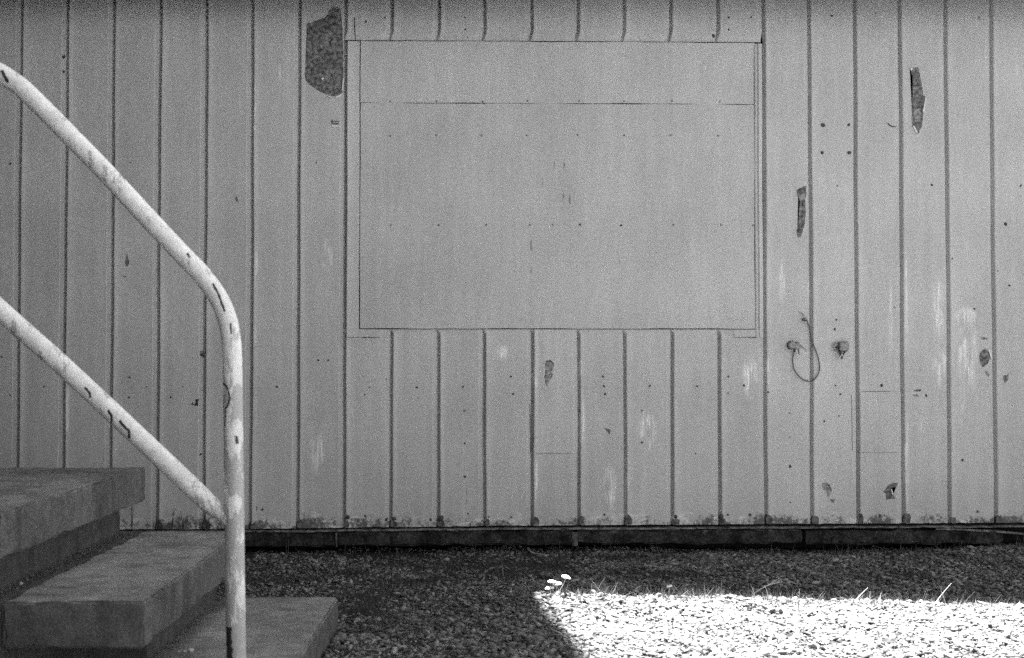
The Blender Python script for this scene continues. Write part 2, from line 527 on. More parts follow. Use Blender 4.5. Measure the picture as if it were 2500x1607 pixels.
z_cov_top = V(1250, 98).z
z_seam = V(1250, 243).z
z_cov_bot = V(1250, 769).z
z_lip = V(1250, 790).z
upper, lower = {}, {}
for k in range(len(XR) - 1):
    kk = k - NL
    xm = .5 * (XR[k] + XR[k + 1])
    zb = z_bottom(xm)
    if 7 <= kk <= 15:
        upper[k] = siding(k, z_cov_top + .003, EAVE_Z + .05, taper_top=0, taper_bot=.05)
        lower[k] = siding(k, zb, z_cov_bot - .0035, taper_top=.022, foot=True)
    else:
        lower[k] = upper[k] = siding(k, zb, EAVE_Z + .05, foot=True)

def panel_at(x, z):
    for k in range(len(XR) - 1):
        if XR[k] <= x < XR[k + 1]:
            if 7 <= k - NL <= 15:
                if z > z_cov_top: return upper[k]
                if z < z_cov_bot: return lower[k]
                return None
            return lower[k]
    return None

def plate(name, x0, x1, z0, z1, y, mat=M_WALL, thick=.003, nx=10, nz=8, bulge=.0015, wav=.0008, tilt=0.0, parent=B, seed=0.0):
    verts, faces = [], []
    for j in range(nz + 1):
        for i in range(nx + 1):
            u, v = i / nx, j / nz
            x = x0 + (x1 - x0) * u; z = z0 + (z1 - z0) * v
            if j in (0, nz): z += wav * (math.sin(x * 9 + seed) + .7 * math.sin(x * 27 + seed * 2))
            if i in (0, nx): x += wav * (math.sin(z * 8 + seed) + .5 * math.sin(z * 23))
            yy = y - tilt * (1 - v) - bulge * (math.sin(x * 5.3 + seed) * math.sin(z * 4.1 + 1 + seed) + .4 * math.sin(x * 15.4 + z * 3))
            verts.append((x, yy, z))
    for j in range(nz):
        for i in range(nx):
            a = j * (nx + 1) + i
            faces.append((a, a + 1, a + nx + 2, a + nx + 1))
    o = pyd(name, verts, faces, mat, parent)
    m = o.modifiers.new("thickness", 'SOLIDIFY'); m.thickness = thick; m.offset = -1
    return o

xa = XR[RI(7)]; xj = V(842, 500).x; xr = V(1765, 500).x; xb = XR[RI(16)]
cover_main = plate("window_cover", xj + .0022, xr - .0015, z_cov_bot, z_seam - .0012, -.007, nx=60, nz=16, bulge=.0008, wav=.0009)
cover_top = plate("window_cover", xj + .0020, xr - .0010, z_seam + .0012, z_cov_top - .0018, -.0078, nx=60, nz=6, bulge=.0008, wav=.0009, seed=2)

def folded_strip(name, pts, z0, z1, mat=M_WALL, parent=B, wob=.0008):
    verts, faces = [], []
    n = max(3, int((z1 - z0) / .1)); c = len(pts)
    for j in range(n + 1):
        z = z0 + (z1 - z0) * j / n
        for (x, y) in pts: verts.append((x + wob * math.sin(z * 7 + x * 5), y, z))
    for j in range(n):
        for i in range(c - 1):
            a = j * c + i
            faces.append((a, a + 1, a + c + 1, a + c))
    return pyd(name, verts, faces, mat, parent, 25)

zl = V(1250, 789).z
folded_strip("window_jamb", [(xa - .0085, DEPTH), (xa - .0050, .0120), (xa - .0010, .0015), (xa + .0022, -.0065), (xa + .0055, -.0095), (xa + .009, -.0092), (xa + .018, -.0064), (xj - .014, -.006), (xj - .004, -.005), (xj - .0012, -.001), (xj - .001, .012)], zl, z_cov_top - .003)
folded_strip("window_jamb", [(xr + .001, .012), (xr + .001, -.004), (xr + .005, -.007), (xr + .010, .005), (xr + .015, .006), (xr + .021, -.003), (xb - .0130, .0020), (xb - .0105, .0105), (xb - .0095, DEPTH), (xb - .0085, DEPTH)], zl, z_cov_top - .003)
plate("window_lip", xj - .004, V(888, 790).x, zl, z_cov_bot - .0045, -.0045, nx=4, nz=2, bulge=0, tilt=.0015)
plate("window_lip", V(1718, 790).x, V(1768, 790).x, zl + .001, z_cov_bot - .0045, -.0035, nx=4, nz=2, bulge=0, tilt=.0015, seed=3)

def patch_over(k, z0, z1, extra):
    o = siding(k, z0, z1, name="patch_plate", off=-.0035)
    m = o.modifiers.new("thickness", 'SOLIDIFY'); m.thickness = .003; m.offset = -1
    return o
patch_over(RI(11), V(1300, 1060).z, z_cov_bot - .004, 0)
patch_over(RI(18), V(2060, 1058).z, V(2060, 917).z, 0)

# body behind the sheets, the roofs and unseen shadow blocks
box("wall_core", (XR[0], .034, .10), (XR[-1], 5.0, EAVE_Z), M_BLACK, B)
CORNER_X = 0.0715 - 0.1186 * 1.2
box("eave_trim", (XR[0], -.288, EAVE_Z), (CORNER_X, -.002, EAVE_Z + .07), M_SOFFIT, B, bevel=.004)
box("shade_lip", (XR[0], -.30, 2.358), (XR[-1] + .2, -.289, EAVE_Z + .06), M_SOFFIT, B, bevel=.003)  # unseen lip added to darken the top of the wall
def slab_between(name, pts, mat):
    v = [(x, y, z) for (x, y, z) in pts]
    return pyd(name, v, [(0, 1, 2, 3), (7, 6, 5, 4), (0, 4, 5, 1), (1, 5, 6, 2), (2, 6, 7, 3), (3, 7, 4, 0)], mat, B)
rx0, rx1 = CORNER_X + .002, XR[-1] + .2
slab_between("roof", [(rx0, -.288, EAVE_Z), (rx1, -.288, EAVE_Z), (rx1, 5.2, EAVE_Z + .45), (rx0, 5.2, EAVE_Z + .45),
                      (rx0, -.288, EAVE_Z + .07), (rx1, -.288, EAVE_Z + .07), (rx1, 5.2, EAVE_Z + .52), (rx0, 5.2, EAVE_Z + .52)], M_ROOF)
# unseen wing added to block light from the left
box("shade_wing", (-8.0, -7.298, -.05), (-2.42, -.002, 12.0), M_SOFFIT, B)
box("shadow_block", (XR[0] - 4, 0.0, EAVE_Z + .072), (CORNER_X, 1.2, 34.0), M_WALL, B)  # unseen block, height stretched to keep the left ground in shadow

box("shadow_block", (2.45, 0.0, EAVE_Z + .56), (XR[-1] + 4, 1.2, 26.0), M_WALL, B)  # unseen block added to shade the ground on the right

# unseen block added behind the camera to dim the left of the wall
box("shade_wing", (-8.0, -9.6, -.05), (-.75, -7.3, 9.0), M_SOFFIT, B)
# unseen slab added overhead to darken the left of the wall
box("shade_slab", (-2.418, -2.0, 2.72), (-.78, -.31, 2.84), M_SOFFIT, B, bevel=.004)

def seam(xa_, xb_, z, y):  # dark beads draw the shade line along plate edges
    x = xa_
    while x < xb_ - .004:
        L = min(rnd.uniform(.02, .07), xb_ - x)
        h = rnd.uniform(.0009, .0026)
        box("seam_shade", (x, y - .0012, z - h), (x + L, y + .002, z), M_SCREW, B)
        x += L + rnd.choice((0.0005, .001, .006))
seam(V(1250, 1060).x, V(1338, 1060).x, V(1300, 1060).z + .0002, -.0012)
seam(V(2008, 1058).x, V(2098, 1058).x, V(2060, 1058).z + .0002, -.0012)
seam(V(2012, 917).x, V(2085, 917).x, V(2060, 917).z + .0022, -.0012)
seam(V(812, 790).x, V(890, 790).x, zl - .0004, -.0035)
for (px_, y0_, y1_) in ((1994, 925, 1055), (1241, 945, 1058)):  # same drawn shade lines, down the sides of the patches
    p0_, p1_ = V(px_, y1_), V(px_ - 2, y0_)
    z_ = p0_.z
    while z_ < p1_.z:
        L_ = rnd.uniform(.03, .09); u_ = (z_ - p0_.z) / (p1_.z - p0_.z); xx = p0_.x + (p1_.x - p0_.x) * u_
        box("seam_shade", (xx, wall_y(xx) - .0016, z_), (xx + rnd.uniform(.0012, .0024), wall_y(xx) + .004, min(z_ + L_, p1_.z)), M_SCREW, B)
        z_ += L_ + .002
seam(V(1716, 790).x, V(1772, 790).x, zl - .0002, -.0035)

# foundation: separate lengths of concrete, one joint showing pale
def foundation(x0, x1, z0, z1, y):
    o = box("foundation_block", (x0, y, z0), (x1, y + .2, z1), M_FOUND, B, bevel=.006, rough=.0032, cuts=.04, chip=.004)
    return o
fx = [XR[0], W(1000, 1320).x - 1.2, W(823, 1320).x, W(1405, 1320).x, W(1960, 1320).x, W(2445, 1320).x]
zf1 = .100
foundation(fx[0], fx[1] - .002, .030, zf1 - .006, -.012)
foundation(fx[1], fx[2] - .003, .030, zf1 - .004, -.014)
foundation(fx[2], fx[3] - .004, .035, zf1, -.020)
foundation(fx[3], fx[4] - .002, .037, zf1 + .003, -.018)
foundation(fx[4], fx[5], .034, zf1 - .002, -.022)
foundation(fx[5] + .55, XR[-1], .02, zf1, -.015)
box("under_floor", (XR[0], .19, -.25), (XR[-1], .6, .099), M_BLACK, B)
for (xq, w_) in ((823, .005), (1405, .016)):
    p = W(xq, 1320)
    box("joint_mortar", (p.x - w_, -.0185, .030), (p.x + w_ * .4, .02, .092), M_MORTAR, B, rough=.002, cuts=.012)

def flashing(x0, x1, za, zb_, y, dz=.004):
    verts = []
    n = max(3, int((x1 - x0) / .06))
    for i in range(n + 1):
        x = x0 + (x1 - x0) * i / n; z = za + (zb_ - za) * i / n + .0009 * math.sin(x * 17) + rnd.uniform(-.0006, .0006)
        yy = y + .002 * math.sin(x * 9)
        verts += [(x, .03, z + .003), (x, yy, z), (x, yy + .001, z - dz)]
    faces = []
    for i in range(n):
        a = i * 3
        faces += [(a, a + 1, a + 4, a + 3), (a + 1, a + 2, a + 5, a + 4)]
    o = pyd("base_flashing", verts, faces, M_FLASH, B)
    m = o.modifiers.new("thickness", 'SOLIDIFY'); m.thickness = .0012
    return o
xs = [XR[0], W(823, 1297).x, W(1199, 1297).x, W(1700, 1290).x, XR[-1]]
flashing(xs[0], xs[1] - .002, .095, .1005, -.024)
flashing(xs[1], xs[2] - .002, .1020, .1075, -.026)
flashing(xs[2], xs[3] - .003, .1070, .1080, -.025)
flashing(xs[3], xs[4], .1085, .115, -.026, .003)

# dirt-filled closures at the foot of every rib
plug_me = None
def plug(k):
    z0 = z_bottom(XR[k]) + .002
    verts, faces = [], []
    h = .030 + rnd.uniform(-.008, .014); w_ = .011 + rnd.uniform(-.003, .005)
    ring = [(-w_, 0), (-w_ * 1.05, h * .55), (-w_ * .6, h * .92), (0, h), (w_ * .7, h * .9), (w_ * 1.1, h * .5), (w_, 0)]
    ring = [(a + rnd.uniform(-.002, .002), b + (rnd.uniform(-.003, .003) if b else 0)) for a, b in ring]
    cx = XR[k] + .008
    for y in (-.004, .018):
        for a_, b_ in ring: verts.append((cx + a_, y, z0 + b_))
    n = len(ring)
    faces.append(tuple(range(n)))
    for i in range(n - 1): faces.append((i + n, i + n + 1, i + 1, i))
    return pyd("rib_closure", verts, faces, M_PLUG, lower[k])
for k in range(RI(2), RI(22)): plug(k)

# screws and nail heads
bm = bmesh.new()
bmesh.ops.create_uvsphere(bm, u_segments=8, v_segments=5, radius=1)
for v in bm.verts: v.co.y *= .45
screw_me = bpy.data.meshes.new("screw"); bm.to_mesh(screw_me); bm.free(); screw_me.materials.append(M_SCREW)
screw_me.shade_smooth()
screw_me2 = screw_me.copy(); screw_me2.materials[0] = M_SCREW_P

def zoomed(rows, ox, oy, s): return [((x / s + ox) / K, (y / s + oy) / K) + tuple(r) for (x, y, *r) in rows]
dots = []
dots += zoomed([(295, 575, .7), (350, 670), (310, 730), (155, 730), (490, 600, .7), (745, 670), (755, 760, .7), (1130, 665), (1145, 865, 1.2), (1145, 1137, 1.2), (1147, 1415, 1.2),
                (1530, 580), (1550, 725, 1.2), (1772, 690), (1770, 720, 1.1)], 800, 750, 3.42)
dots += zoomed([(590, 580), (597, 660), (607, 725), (395, 865), (980, 657), (1375, 660), (915, 862), (915, 1130), (1635, 580), (1635, 717, 1.2), (1765, 657, 1.1),
                (1362, 1222, .8), (1967, 710), (1967, 1440), (2150, 1330), (2150, 885, .7)], 1300, 750, 3.42)
dots += zoomed([(745, 558), (733, 628), (1182, 465), (1783, 475), (1615, 98), (1957, 190), (1085, 1050, 1.5), (775, 1117, 1.1), (655, 1320, 1.1), (2045, 300, 1.4), (50, 1050, 1.4), (1420, 1127, 1.2),
                (765, 1280, .7), (395, 1440, .8), (1085, 1110), (740, 1050, .7)], 1800, 600, 3.08)
dots += zoomed([(87, 572, 1.3), (357, 245, 1.2), (1520, 203, 1.1), (1622, 550, 1.3), (963, 577, 1.2), (207, 335, .9), (357, 488, .8), (1180, 450, .6)], 1800, 1050, 2.764)
dots += zoomed([(140, 150, 1.2), (1000, 205, 1.2), (1175, 235, 1.3), (1858, 185, .9), (2220, 215, 1.4), (852, 215, 2.6), (1240, 225, 2.2), (1545, 235, 1.6), (1630, 225, 2.8), (2030, 210, 1.4)], 600, 1200, 3.423)
dots += zoomed([(943, 195, 1.1), (1975, 195, 1.1), (2160, 195, 1.4), (1540, 210, 2.2), (1920, 210, 2.4)], 1200, 1200, 3.423)
dots += [(25, 383, 1.1), (103, 905), (25, 925), (304, 883, 1.1), (302, 930, .9), (343, 905, .8), (400, 930, 1.1), (428, 905, .8), (648, 905, 1.1), (745, 843, .9), (768, 843), (740, 381, .9), (305, 381, .7),
         (149, 133, 1.6), (149, 168, 1.3), (5, 835, 1.2), (555, 467, 1.1), (472, 830, 1.6), (470, 1063, 1.4), (662, 720, .6)]
dots += zoomed([(1105, 100, 1.1), (1380, 82, .7), (2030, 115, 1.2), (460, 110), (600, 108), (460, 187, .8), (1733, 1160, 1.2), (2195, 1405, 1.6), (2290, 1165, 1.3), (365, 225, 1.6), (1140, 1165, .8),
                (1050, 785, 2.2), (1212, 783, 1.6), (1045, 958, 2.0), (1215, 958, 1.9)], 1600, 0, 2.567)
dots += zoomed([(745, 205, 1.1), (1675, 165), (1680, 280, 1.1), (925, 170, 1.2), (1700, 350, .8)], 700, 0, 3.85)
cover_dots = [(x, 238) for x in (914, 1022, 1130, 1235, 1355, 1460, 1572, 1684)] + [(x, 318) for x in (914, 1022, 1127, 1233, 1352, 1460, 1570, 1680)] + \
             [(x, 527) for x in (916, 1027, 1138, 1240, 1293, 1357, 1453, 1576, 1687, 1762)]
for (x, y, *r) in dots:
    p = V(x, y)
    par = panel_at(p.x, p.z)
    if par is None: continue
    s = .0041 * (r[0] if r else 1.0) * rnd.uniform(.9, 1.1)
    o = link("screw", screw_me if rnd.random() < .8 or s > .006 else screw_me2, None, par)
    o.location = (p.x, wall_y(p.x) - .001, p.z); o.scale = (s, s, s * rnd.uniform(.9, 1.5))
    o.rotation_euler = (0, rnd.uniform(0, 3), 0)
for (x, y) in cover_dots:
    p = V(x, y)
    dark = (x, y) in ((1357, 527), (1453, 527))
    o = link("screw", screw_me if dark else screw_me2, None, cover_top if y < 243 else cover_main)
    s = .0046
    o.location = (p.x, -.0085, p.z + rnd.uniform(-.002, .002)); o.scale = (s, s, s)

# flaked paint: bare metal showing, each a thin ragged film that follows the sheet
def film(name, pts, mat, parent=None, off=.0016, ragged=.0015, thick=.001, n_sub=4):
    """pts in overview pixels"""
    P = [V(x, y) for x, y in pts]
    ring = []
    for i, p in enumerate(P):
        q = P[(i + 1) % len(P)]
        m = max(1, min(n_sub, int((q - p).length / .006)))
        for s in range(m):
            c = p.lerp(q, s / m)
            if s: c = c + Vector((rnd.uniform(-1, 1), 0, rnd.uniform(-1, 1))) * ragged
            ring.append(c)
    bm = bmesh.new()
    vs = [bm.verts.new((c.x, 0, c.z)) for c in ring]
    try: bm.faces.new(vs)
    except ValueError: return None
    bmesh.ops.triangulate(bm, faces=bm.faces[:])
    lo, hi = min(c.x for c in ring), max(c.x for c in ring)
    for r in XR:
        for q in (r - RAMP, r - RAMP + .002, r - .0135, r - .0120, r - .0108, r - .0085, r - .005, r - .001, r + .0018, r + .005, r + .009, r + .018, r + .024):
            if lo < q < hi:
                bmesh.ops.bisect_plane(bm, geom=bm.verts[:] + bm.edges[:] + bm.faces[:], plane_co=(q, 0, 0), plane_no=(1, 0, 0))
    for v in bm.verts: v.co.y = wall_y(v.co.x) - off
    bm.normal_update()
    for f in bm.faces:
        if f.normal.y > 0: f.normal_flip()
    par = parent
    if par is None:
        c = sum(ring, Vector()) / len(ring)
        par = panel_at(c.x, c.z) or B
    o = bm_obj(name, bm, mat, par)
    m = o.modifiers.new("thickness", 'SOLIDIFY'); m.thickness = thick; m.offset = -1
    return o
def zfilm(name, pts, ox, oy, s, mat, **kw): return film(name, zoomed(pts, ox, oy, s), mat, **kw)
Z3 = (700, 0, 3.85)
zfilm("bare_patch", [(190, 225), (235, 215), (300, 190), (390, 155), (395, 105), (430, 70), (480, 65), (505, 100), (515, 150), (522, 250), (528, 400), (533, 560), (530, 700), (522, 870), (505, 890),
                     (440, 905), (390, 895), (330, 870), (270, 835), (215, 800), (180, 760), (172, 700), (180, 560), (185, 430), (190, 330)], *Z3, M_BARE)
for ch in ([(385, 903), (400, 905), (422, 921), (410, 924)], [(455, 922), (480, 905), (515, 884), (518, 896), (470, 925)], [(531, 735), (537, 735), (528, 850), (519, 852)], [(325, 740), (345, 732), (355, 745), (335, 752)],
           [(427, 1182), (493, 1182), (493, 1193), (430, 1193)]):
    zfilm("curled_flake", ch, *Z3, M_CHIP, off=.006, thick=.003, ragged=.0004)
for ch in ([(415, 1140), (430, 1118), (434, 1150), (425, 1172)], [(430, 1137), (497, 1140), (496, 1150), (430, 1148)], [(428, 1155), (490, 1160), (490, 1172), (428, 1170)]):
    zfilm("bare_patch", ch, *Z3, M_BARE, ragged=.0006)
Z4 = (1600, 0, 2.567)
zfilm("bare_patch", [(1595, 430), (1645, 422), (1660, 480), (1672, 545), (1678, 600), (1690, 605), (1690, 640), (1680, 700), (1670, 790), (1650, 835), (1635, 838), (1610, 790), (1607, 650), (1612, 600), (1612, 480)], *Z4, M_BARE, ragged=.0006)
zfilm("curled_flake", [(1618, 690), (1650, 680), (1663, 720), (1655, 765), (1622, 770)], *Z4, M_BARE_L, off=.0034)
zfilm("curled_flake", [(1612, 790), (1620, 790), (1642, 832), (1634, 836)], *Z4, M_CHIP, off=.005, thick=.003, ragged=.0003)
zfilm("curled_flake", [(1691, 612), (1697, 616), (1680, 705), (1674, 700)], *Z4, M_CHIP, off=.005, thick=.003, ragged=.0003)
zfilm("curled_flake", [(1596, 432), (1610, 428), (1612, 440), (1598, 442)], *Z4, M_CHIP, off=.004, ragged=.0003)
zfilm("bare_patch", [(885, 1192), (943, 1165), (945, 1200), (940, 1260), (942, 1340), (935, 1410), (920, 1450), (915, 1485), (892, 1487), (885, 1450), (893, 1430), (893, 1330), (905, 1270), (890, 1215)], *Z4, M_BARE)
zfilm("curled_flake", [(895, 1225), (935, 1215), (938, 1250), (905, 1262)], *Z4, M_BARE_L, off=.003)
zfilm("bare_patch", [(1450, 766), (1470, 782), (1490, 792), (1512, 790), (1512, 795), (1488, 799), (1462, 786)], *Z4, M_SCREW, ragged=.0003)
Z6 = (1800, 1050, 2.764)
zfilm("bare_patch", [(572, 357), (600, 357), (622, 375), (638, 405), (622, 430), (618, 455), (600, 410), (580, 395)], *Z6, M_BARE_L)
zfilm("bare_patch", [(600, 355), (610, 358), (626, 375), (640, 405), (632, 412), (616, 380)], *Z6, M_BARE, off=.003)
zfilm("bare_patch", [(630, 465), (645, 470), (660, 465), (650, 490), (638, 485)], *Z6, M_BARE)
zfilm("bare_patch", [(1015, 378), (1050, 358), (1083, 357), (1080, 378), (1036, 392), (1046, 430), (1065, 462), (1010, 470), (1003, 430), (985, 418)], *Z6, M_BARE)
zfilm("curled_flake", [(1034, 398), (1040, 396), (1053, 432), (1045, 436)], *Z6, M_CHIP, off=.005, ragged=.0003)
Z5 = (1800, 600, 3.08)
zfilm("bare_patch", [(1865, 770), (1890, 790), (1910, 840), (1890, 870), (1880, 890), (1845, 915), (1830, 880), (1820, 830), (1840, 790)], *Z5, M_BARE)
zfilm("curled_flake", [(1885, 780), (1892, 780), (1918, 845), (1908, 848)], *Z5, M_CHIP, off=.005, thick=.003, ragged=.0003)
zfilm("bare_patch", [(2000, 975), (2025, 980), (2040, 963), (2035, 1000), (2015, 1035), (2003, 1010)], *Z5, M_BARE)
zfilm("bare_patch", [(1830, 692), (1855, 688), (1882, 696), (1880, 703), (1850, 706)], *Z5, M_BARE, ragged=.0004)
zfilm("bare_patch", [(1325, 1090), (1355, 1080), (1382, 1082), (1380, 1094), (1345, 1098)], *Z5, M_BARE, ragged=.0006)
zfilm("bare_patch", [(1322, 1118), (1365, 1122), (1365, 1135), (1330, 1132)], *Z5, M_BARE_L, ragged=.0006)
zfilm("bare_patch", [(1870, 935), (1895, 970), (1888, 988), (1868, 960)], *Z5, M_BARE_L)
Z33 = (800, 750, 3.42)
zfilm("bare_patch", [(1820, 450), (1860, 443), (1890, 470), (1885, 510), (1870, 540), (1880, 575), (1860, 600), (1830, 660), (1815, 640), (1810, 570), (1825, 530), (1815, 490)], *Z33, M_BARE_L, off=.0056)
zfilm("bare_patch", [(1820, 450), (1860, 443), (1890, 470), (1884, 478), (1858, 456), (1826, 462)], *Z33, M_SCREW, off=.007)
zfilm("bare_patch", [(595, 1005), (655, 1025), (640, 1065), (628, 1040)], 1300, 750, 3.42, M_BARE)
zfilm("bare_patch", [(530, 940), (540, 945), (546, 1000), (540, 1058), (534, 1060), (532, 990)], *Z33, M_SCREW, ragged=.0004, off=-.001)
Z2 = (0, 100, 2.567)
zfilm("bare_patch", [(785, 1390), (797, 1335), (810, 1380), (800, 1415), (790, 1410)], *Z2, M_BARE)
zfilm("bare_patch", [(765, 1468), (780, 1478), (795, 1474), (782, 1484)], *Z2, M_BARE, ragged=.0004)
zfilm("bare_patch", [(1475, 985), (1484, 975), (1495, 1008), (1485, 1010)], *Z2, M_BARE, ragged=.0004)
ZL = (400, 600, 3.85)
zfilm("bare_patch", [(300, 1445), (330, 1438), (322, 1508), (258, 1492), (270, 1468), (280, 1488), (306, 1492), (310, 1462)], *ZL, M_SCREW, ragged=.0006)
zfilm("bare_patch", [(345, 985), (368, 990), (372, 1050), (350, 1048)], *ZL, M_SCREW_P, ragged=.001)
zfilm("bare_patch", [(636, 165), (643, 165), (641, 240), (652, 380), (646, 385), (634, 260)], *Z3, M_SCREW, ragged=.0004)

# ------------------------------------------------------------------ concrete steps
YB, YF = -1.535, -2.684
S = empty("concrete_steps", (-.9, -2.1, 0))
tag(S, "dark weathered concrete steps climbing to the left in front of the metal wall", "steps")
z1, z2, z3 = .504, .3054, .100
TH = .105
def tread(x0, x1, z, yf=YF, yb=YB):
    return box("tread", (x0, yf, z - TH), (x1, yb, z), M_CONC, S, bevel=.005, rough=.0008, cuts=.022, chip=.003)
tread(-2.40, -1.066, z1, yf=-2.716)
tread(-1.070, -.7575, z2)
tread(-.86, -.462, z3)
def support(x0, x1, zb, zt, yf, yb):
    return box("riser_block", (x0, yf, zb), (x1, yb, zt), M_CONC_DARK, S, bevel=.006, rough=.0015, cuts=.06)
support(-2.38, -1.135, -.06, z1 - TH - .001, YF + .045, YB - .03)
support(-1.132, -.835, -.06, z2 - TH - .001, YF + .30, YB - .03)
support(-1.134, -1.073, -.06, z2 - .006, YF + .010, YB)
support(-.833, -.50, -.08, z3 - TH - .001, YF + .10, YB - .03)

# ------------------------------------------------------------------ handrail
YR = -2.549
RP = .0226
H = empty("handrail", (-.58, YR, z3))
tag(H, "chipped white pipe handrail with a bent post beside the concrete steps", "handrail")
def RW(x, y): return W(x, y, YR)
pts = [RW(-520, 128), RW(-300, 130), RW(-150, 134), RW(-60, 150), RW(-5, 176), RW(30, 198), RW(60, 221), RW(117, 277), RW(195, 356), RW(272, 436), RW(350, 521), RW(428, 604), RW(452, 629), RW(487, 665),
       RW(514, 699), RW(537, 735), RW(553, 773), RW(562, 812), RW(566.5, 860), RW(568.5, 938), RW(571, 1150), RW(574, 1400), RW(577, 1607)]
foot_p = pts[-1] + (pts[-1] - pts[-2]).normalized() * .03
foot_p.z = z3 + .001
pts.append(foot_p)
tube("top_rail", pts, RP, M_RAIL, H, seg=24, steps=5)
lp = [RW(-420, 384), RW(-200, 575), RW(0, 757), RW(157, 897), RW(341, 1069), RW(472, 1193), RW(515, 1234), RW(538, 1256), RW(562, 1272)]
tube("lower_rail", lp, [RP, RP, RP, RP, RP, RP, RP * .96, RP * .70, RP * .5], M_RAIL, H, seg=24, steps=5)
wp = RW(553, 1266)
bm = bmesh.new(); bmesh.ops.create_icosphere(bm, subdivisions=3, radius=1)
for v in bm.verts:
    k_ = 1 + .16 * math.sin(v.co.x * 7 + v.co.z * 9) + rnd.uniform(-.06, .06)
    v.co = Vector((v.co.x * .0135, v.co.y * .0165, v.co.z * .0175)) * k_ + wp
bm_obj("weld_bead", bm, M_RAIL, H, 60)
tube("landing_rail", [RW(-420, 190), RW(-120, 190), RW(-20, 192), RW(6, 197), RW(22, 206)], [RP * .9, RP * .9, RP * .86, RP * .62, RP * .35], M_RAIL, H, seg=20, steps=4)
tube("base_collar", [(foot_p.x, YR, z3 + .001), (foot_p.x, YR, z3 + .012)], [.045, .042], M_RAIL, H, seg=20)

# ------------------------------------------------------------------ fittings and cable on the wall
def FZ(x, y, Y=0.0): return W(x / 7 + 1880, y / 7 + 740, Y)
def disc(name, c, r, depth, mat, parent, squash=1.0, seg=16):
    bm = bmesh.new()
    bmesh.ops.create_cone(bm, cap_ends=True, segments=seg, radius1=r, radius2=r * .86, depth=depth)
    bmesh.ops.bevel(bm, geom=[e for e in bm.edges if len(e.link_faces) == 2 and e.calc_face_angle() > .8], offset=r * .12, segments=2, affect='EDGES')
    for v in bm.verts: v.co = Vector((v.co.x, -v.co.z, v.co.y * squash)) + Vector(c)
    bmesh.ops.recalc_face_normals(bm, faces=bm.faces[:])
    return bm_obj(name, bm, mat, parent, 40)
c1 = FZ(360, 722)
F1 = empty("cable_fitting", (c1.x, 0, c1.z))
tag(F1, "round painted cable fitting with a looped cable leaving its underside", "fitting")
disc("shade_rim", (c1.x, -.003, c1.z), .0212, .008, M_SCREW, F1)  # dark disc draws the shaded outline of the cap
disc("cap", (c1.x, -.018, c1.z), .0182, .022, M_FIT, F1)
q = FZ(455, 735)
box("body", (q.x - .0105, -.022, q.z - .0155), (q.x + .009, .002, q.z + .0175), M_FIT, F1, bevel=.002)
q = FZ(425, 685); disc("knockout", (q.x, -.0245, q.z), .0032, .004, M_SCREW, F1, seg=8)
q = FZ(412, 800); tube("outlet", [(q.x, -.012, q.z + .008), (q.x - .001, -.014, q.z - .008)], .0036, M_SCREW, F1, seg=8)
tube("bracket", [FZ(445, 800, -.014), FZ(465, 850, -.018), FZ(480, 905, -.016)], [.0022, .002, .0015], M_CHIP, F1, seg=6)
tube("bracket", [FZ(485, 800, -.010), FZ(492, 850, -.008), FZ(500, 890, -.006)], [.0022, .002, .0015], M_SCREW, F1, seg=6)
tube("side_lug", [FZ(495, 735, -.008), FZ(535, 740, -.006), FZ(590, 780, -.004), FZ(625, 830, -.003)], [.006, .0045, .0015, .001], M_FIT, F1, seg=6)

c2 = FZ(1235, 745)
F2 = empty("outlet_box", (c2.x, 0, c2.z))
tag(F2, "small square painted outlet box with a dark broken spout, right of the looped cable", "fitting")
box("body", (FZ(1165, 745).x, -.030, FZ(1240, 815).z), (FZ(1310, 745).x, .002, FZ(1240, 672).z), M_FIT, F2, bevel=.0022)
box("shade_rim", (FZ(1155, 745).x, -.006, FZ(1240, 826).z), (FZ(1320, 745).x, .0015, FZ(1240, 661).z), M_SCREW, F2, bevel=.001)  # dark plate draws the shaded outline of the box
lob = [FZ(1165, 680, -.012), FZ(1110, 690, -.014), FZ(1097, 745, -.014), FZ(1110, 800, -.013), FZ(1165, 815, -.012)]
tube("side_loop", lob, .0032, M_FIT, F2, seg=8, steps=3)
q = FZ(1132, 760); disc("hole", (q.x, -.009, q.z), .0044, .016, M_SCREW, F2, seg=8)
box("side_tab", (FZ(1308, 745).x, -.016, FZ(1240, 800).z), (FZ(1332, 745).x, .001, FZ(1240, 690).z), M_SCREW_P, F2, bevel=.001)
tube("spout", [FZ(1195, 825, -.016), FZ(1205, 870, -.017), FZ(1225, 910, -.014), FZ(1232, 955, -.010)], [.007, .005, .0045, .0036], M_SCREW, F2, seg=8)
tube("spout_neck", [FZ(1290, 815, -.014), FZ(1265, 860, -.015), FZ(1248, 885, -.014)], [.004, .0035, .003], M_SCREW, F2, seg=8)
tube("pin", [FZ(1235, 870, -.022), FZ(1160, 990, -.018)], .0016, M_CHIP, F2, seg=6)

c3 = FZ(600, 280)
F3 = empty("cable_clip", (c3.x, 0, c3.z))
tag(F3, "little hooked wall clip holding the upper end of the looped cable", "clip")
box("clip_body", (c3.x - .0065, -.014, c3.z - .006), (c3.x + .006, .002, c3.z + .008), M_FIT, F3, bevel=.0015)
tube("clip_jaw", [FZ(540, 262, -.013), FZ(565, 300, -.016), FZ(605, 305, -.016), FZ(630, 292, -.014)], [.0022, .0032, .003, .002], M_SCREW, F3, seg=6)
tube("hook", [FZ(575, 225, -.008), FZ(560, 190, -.010), FZ(525, 168, -.008), FZ(488, 150, -.004)], [.0028, .002, .0014, .0008], M_CABLE, F3, seg=6)

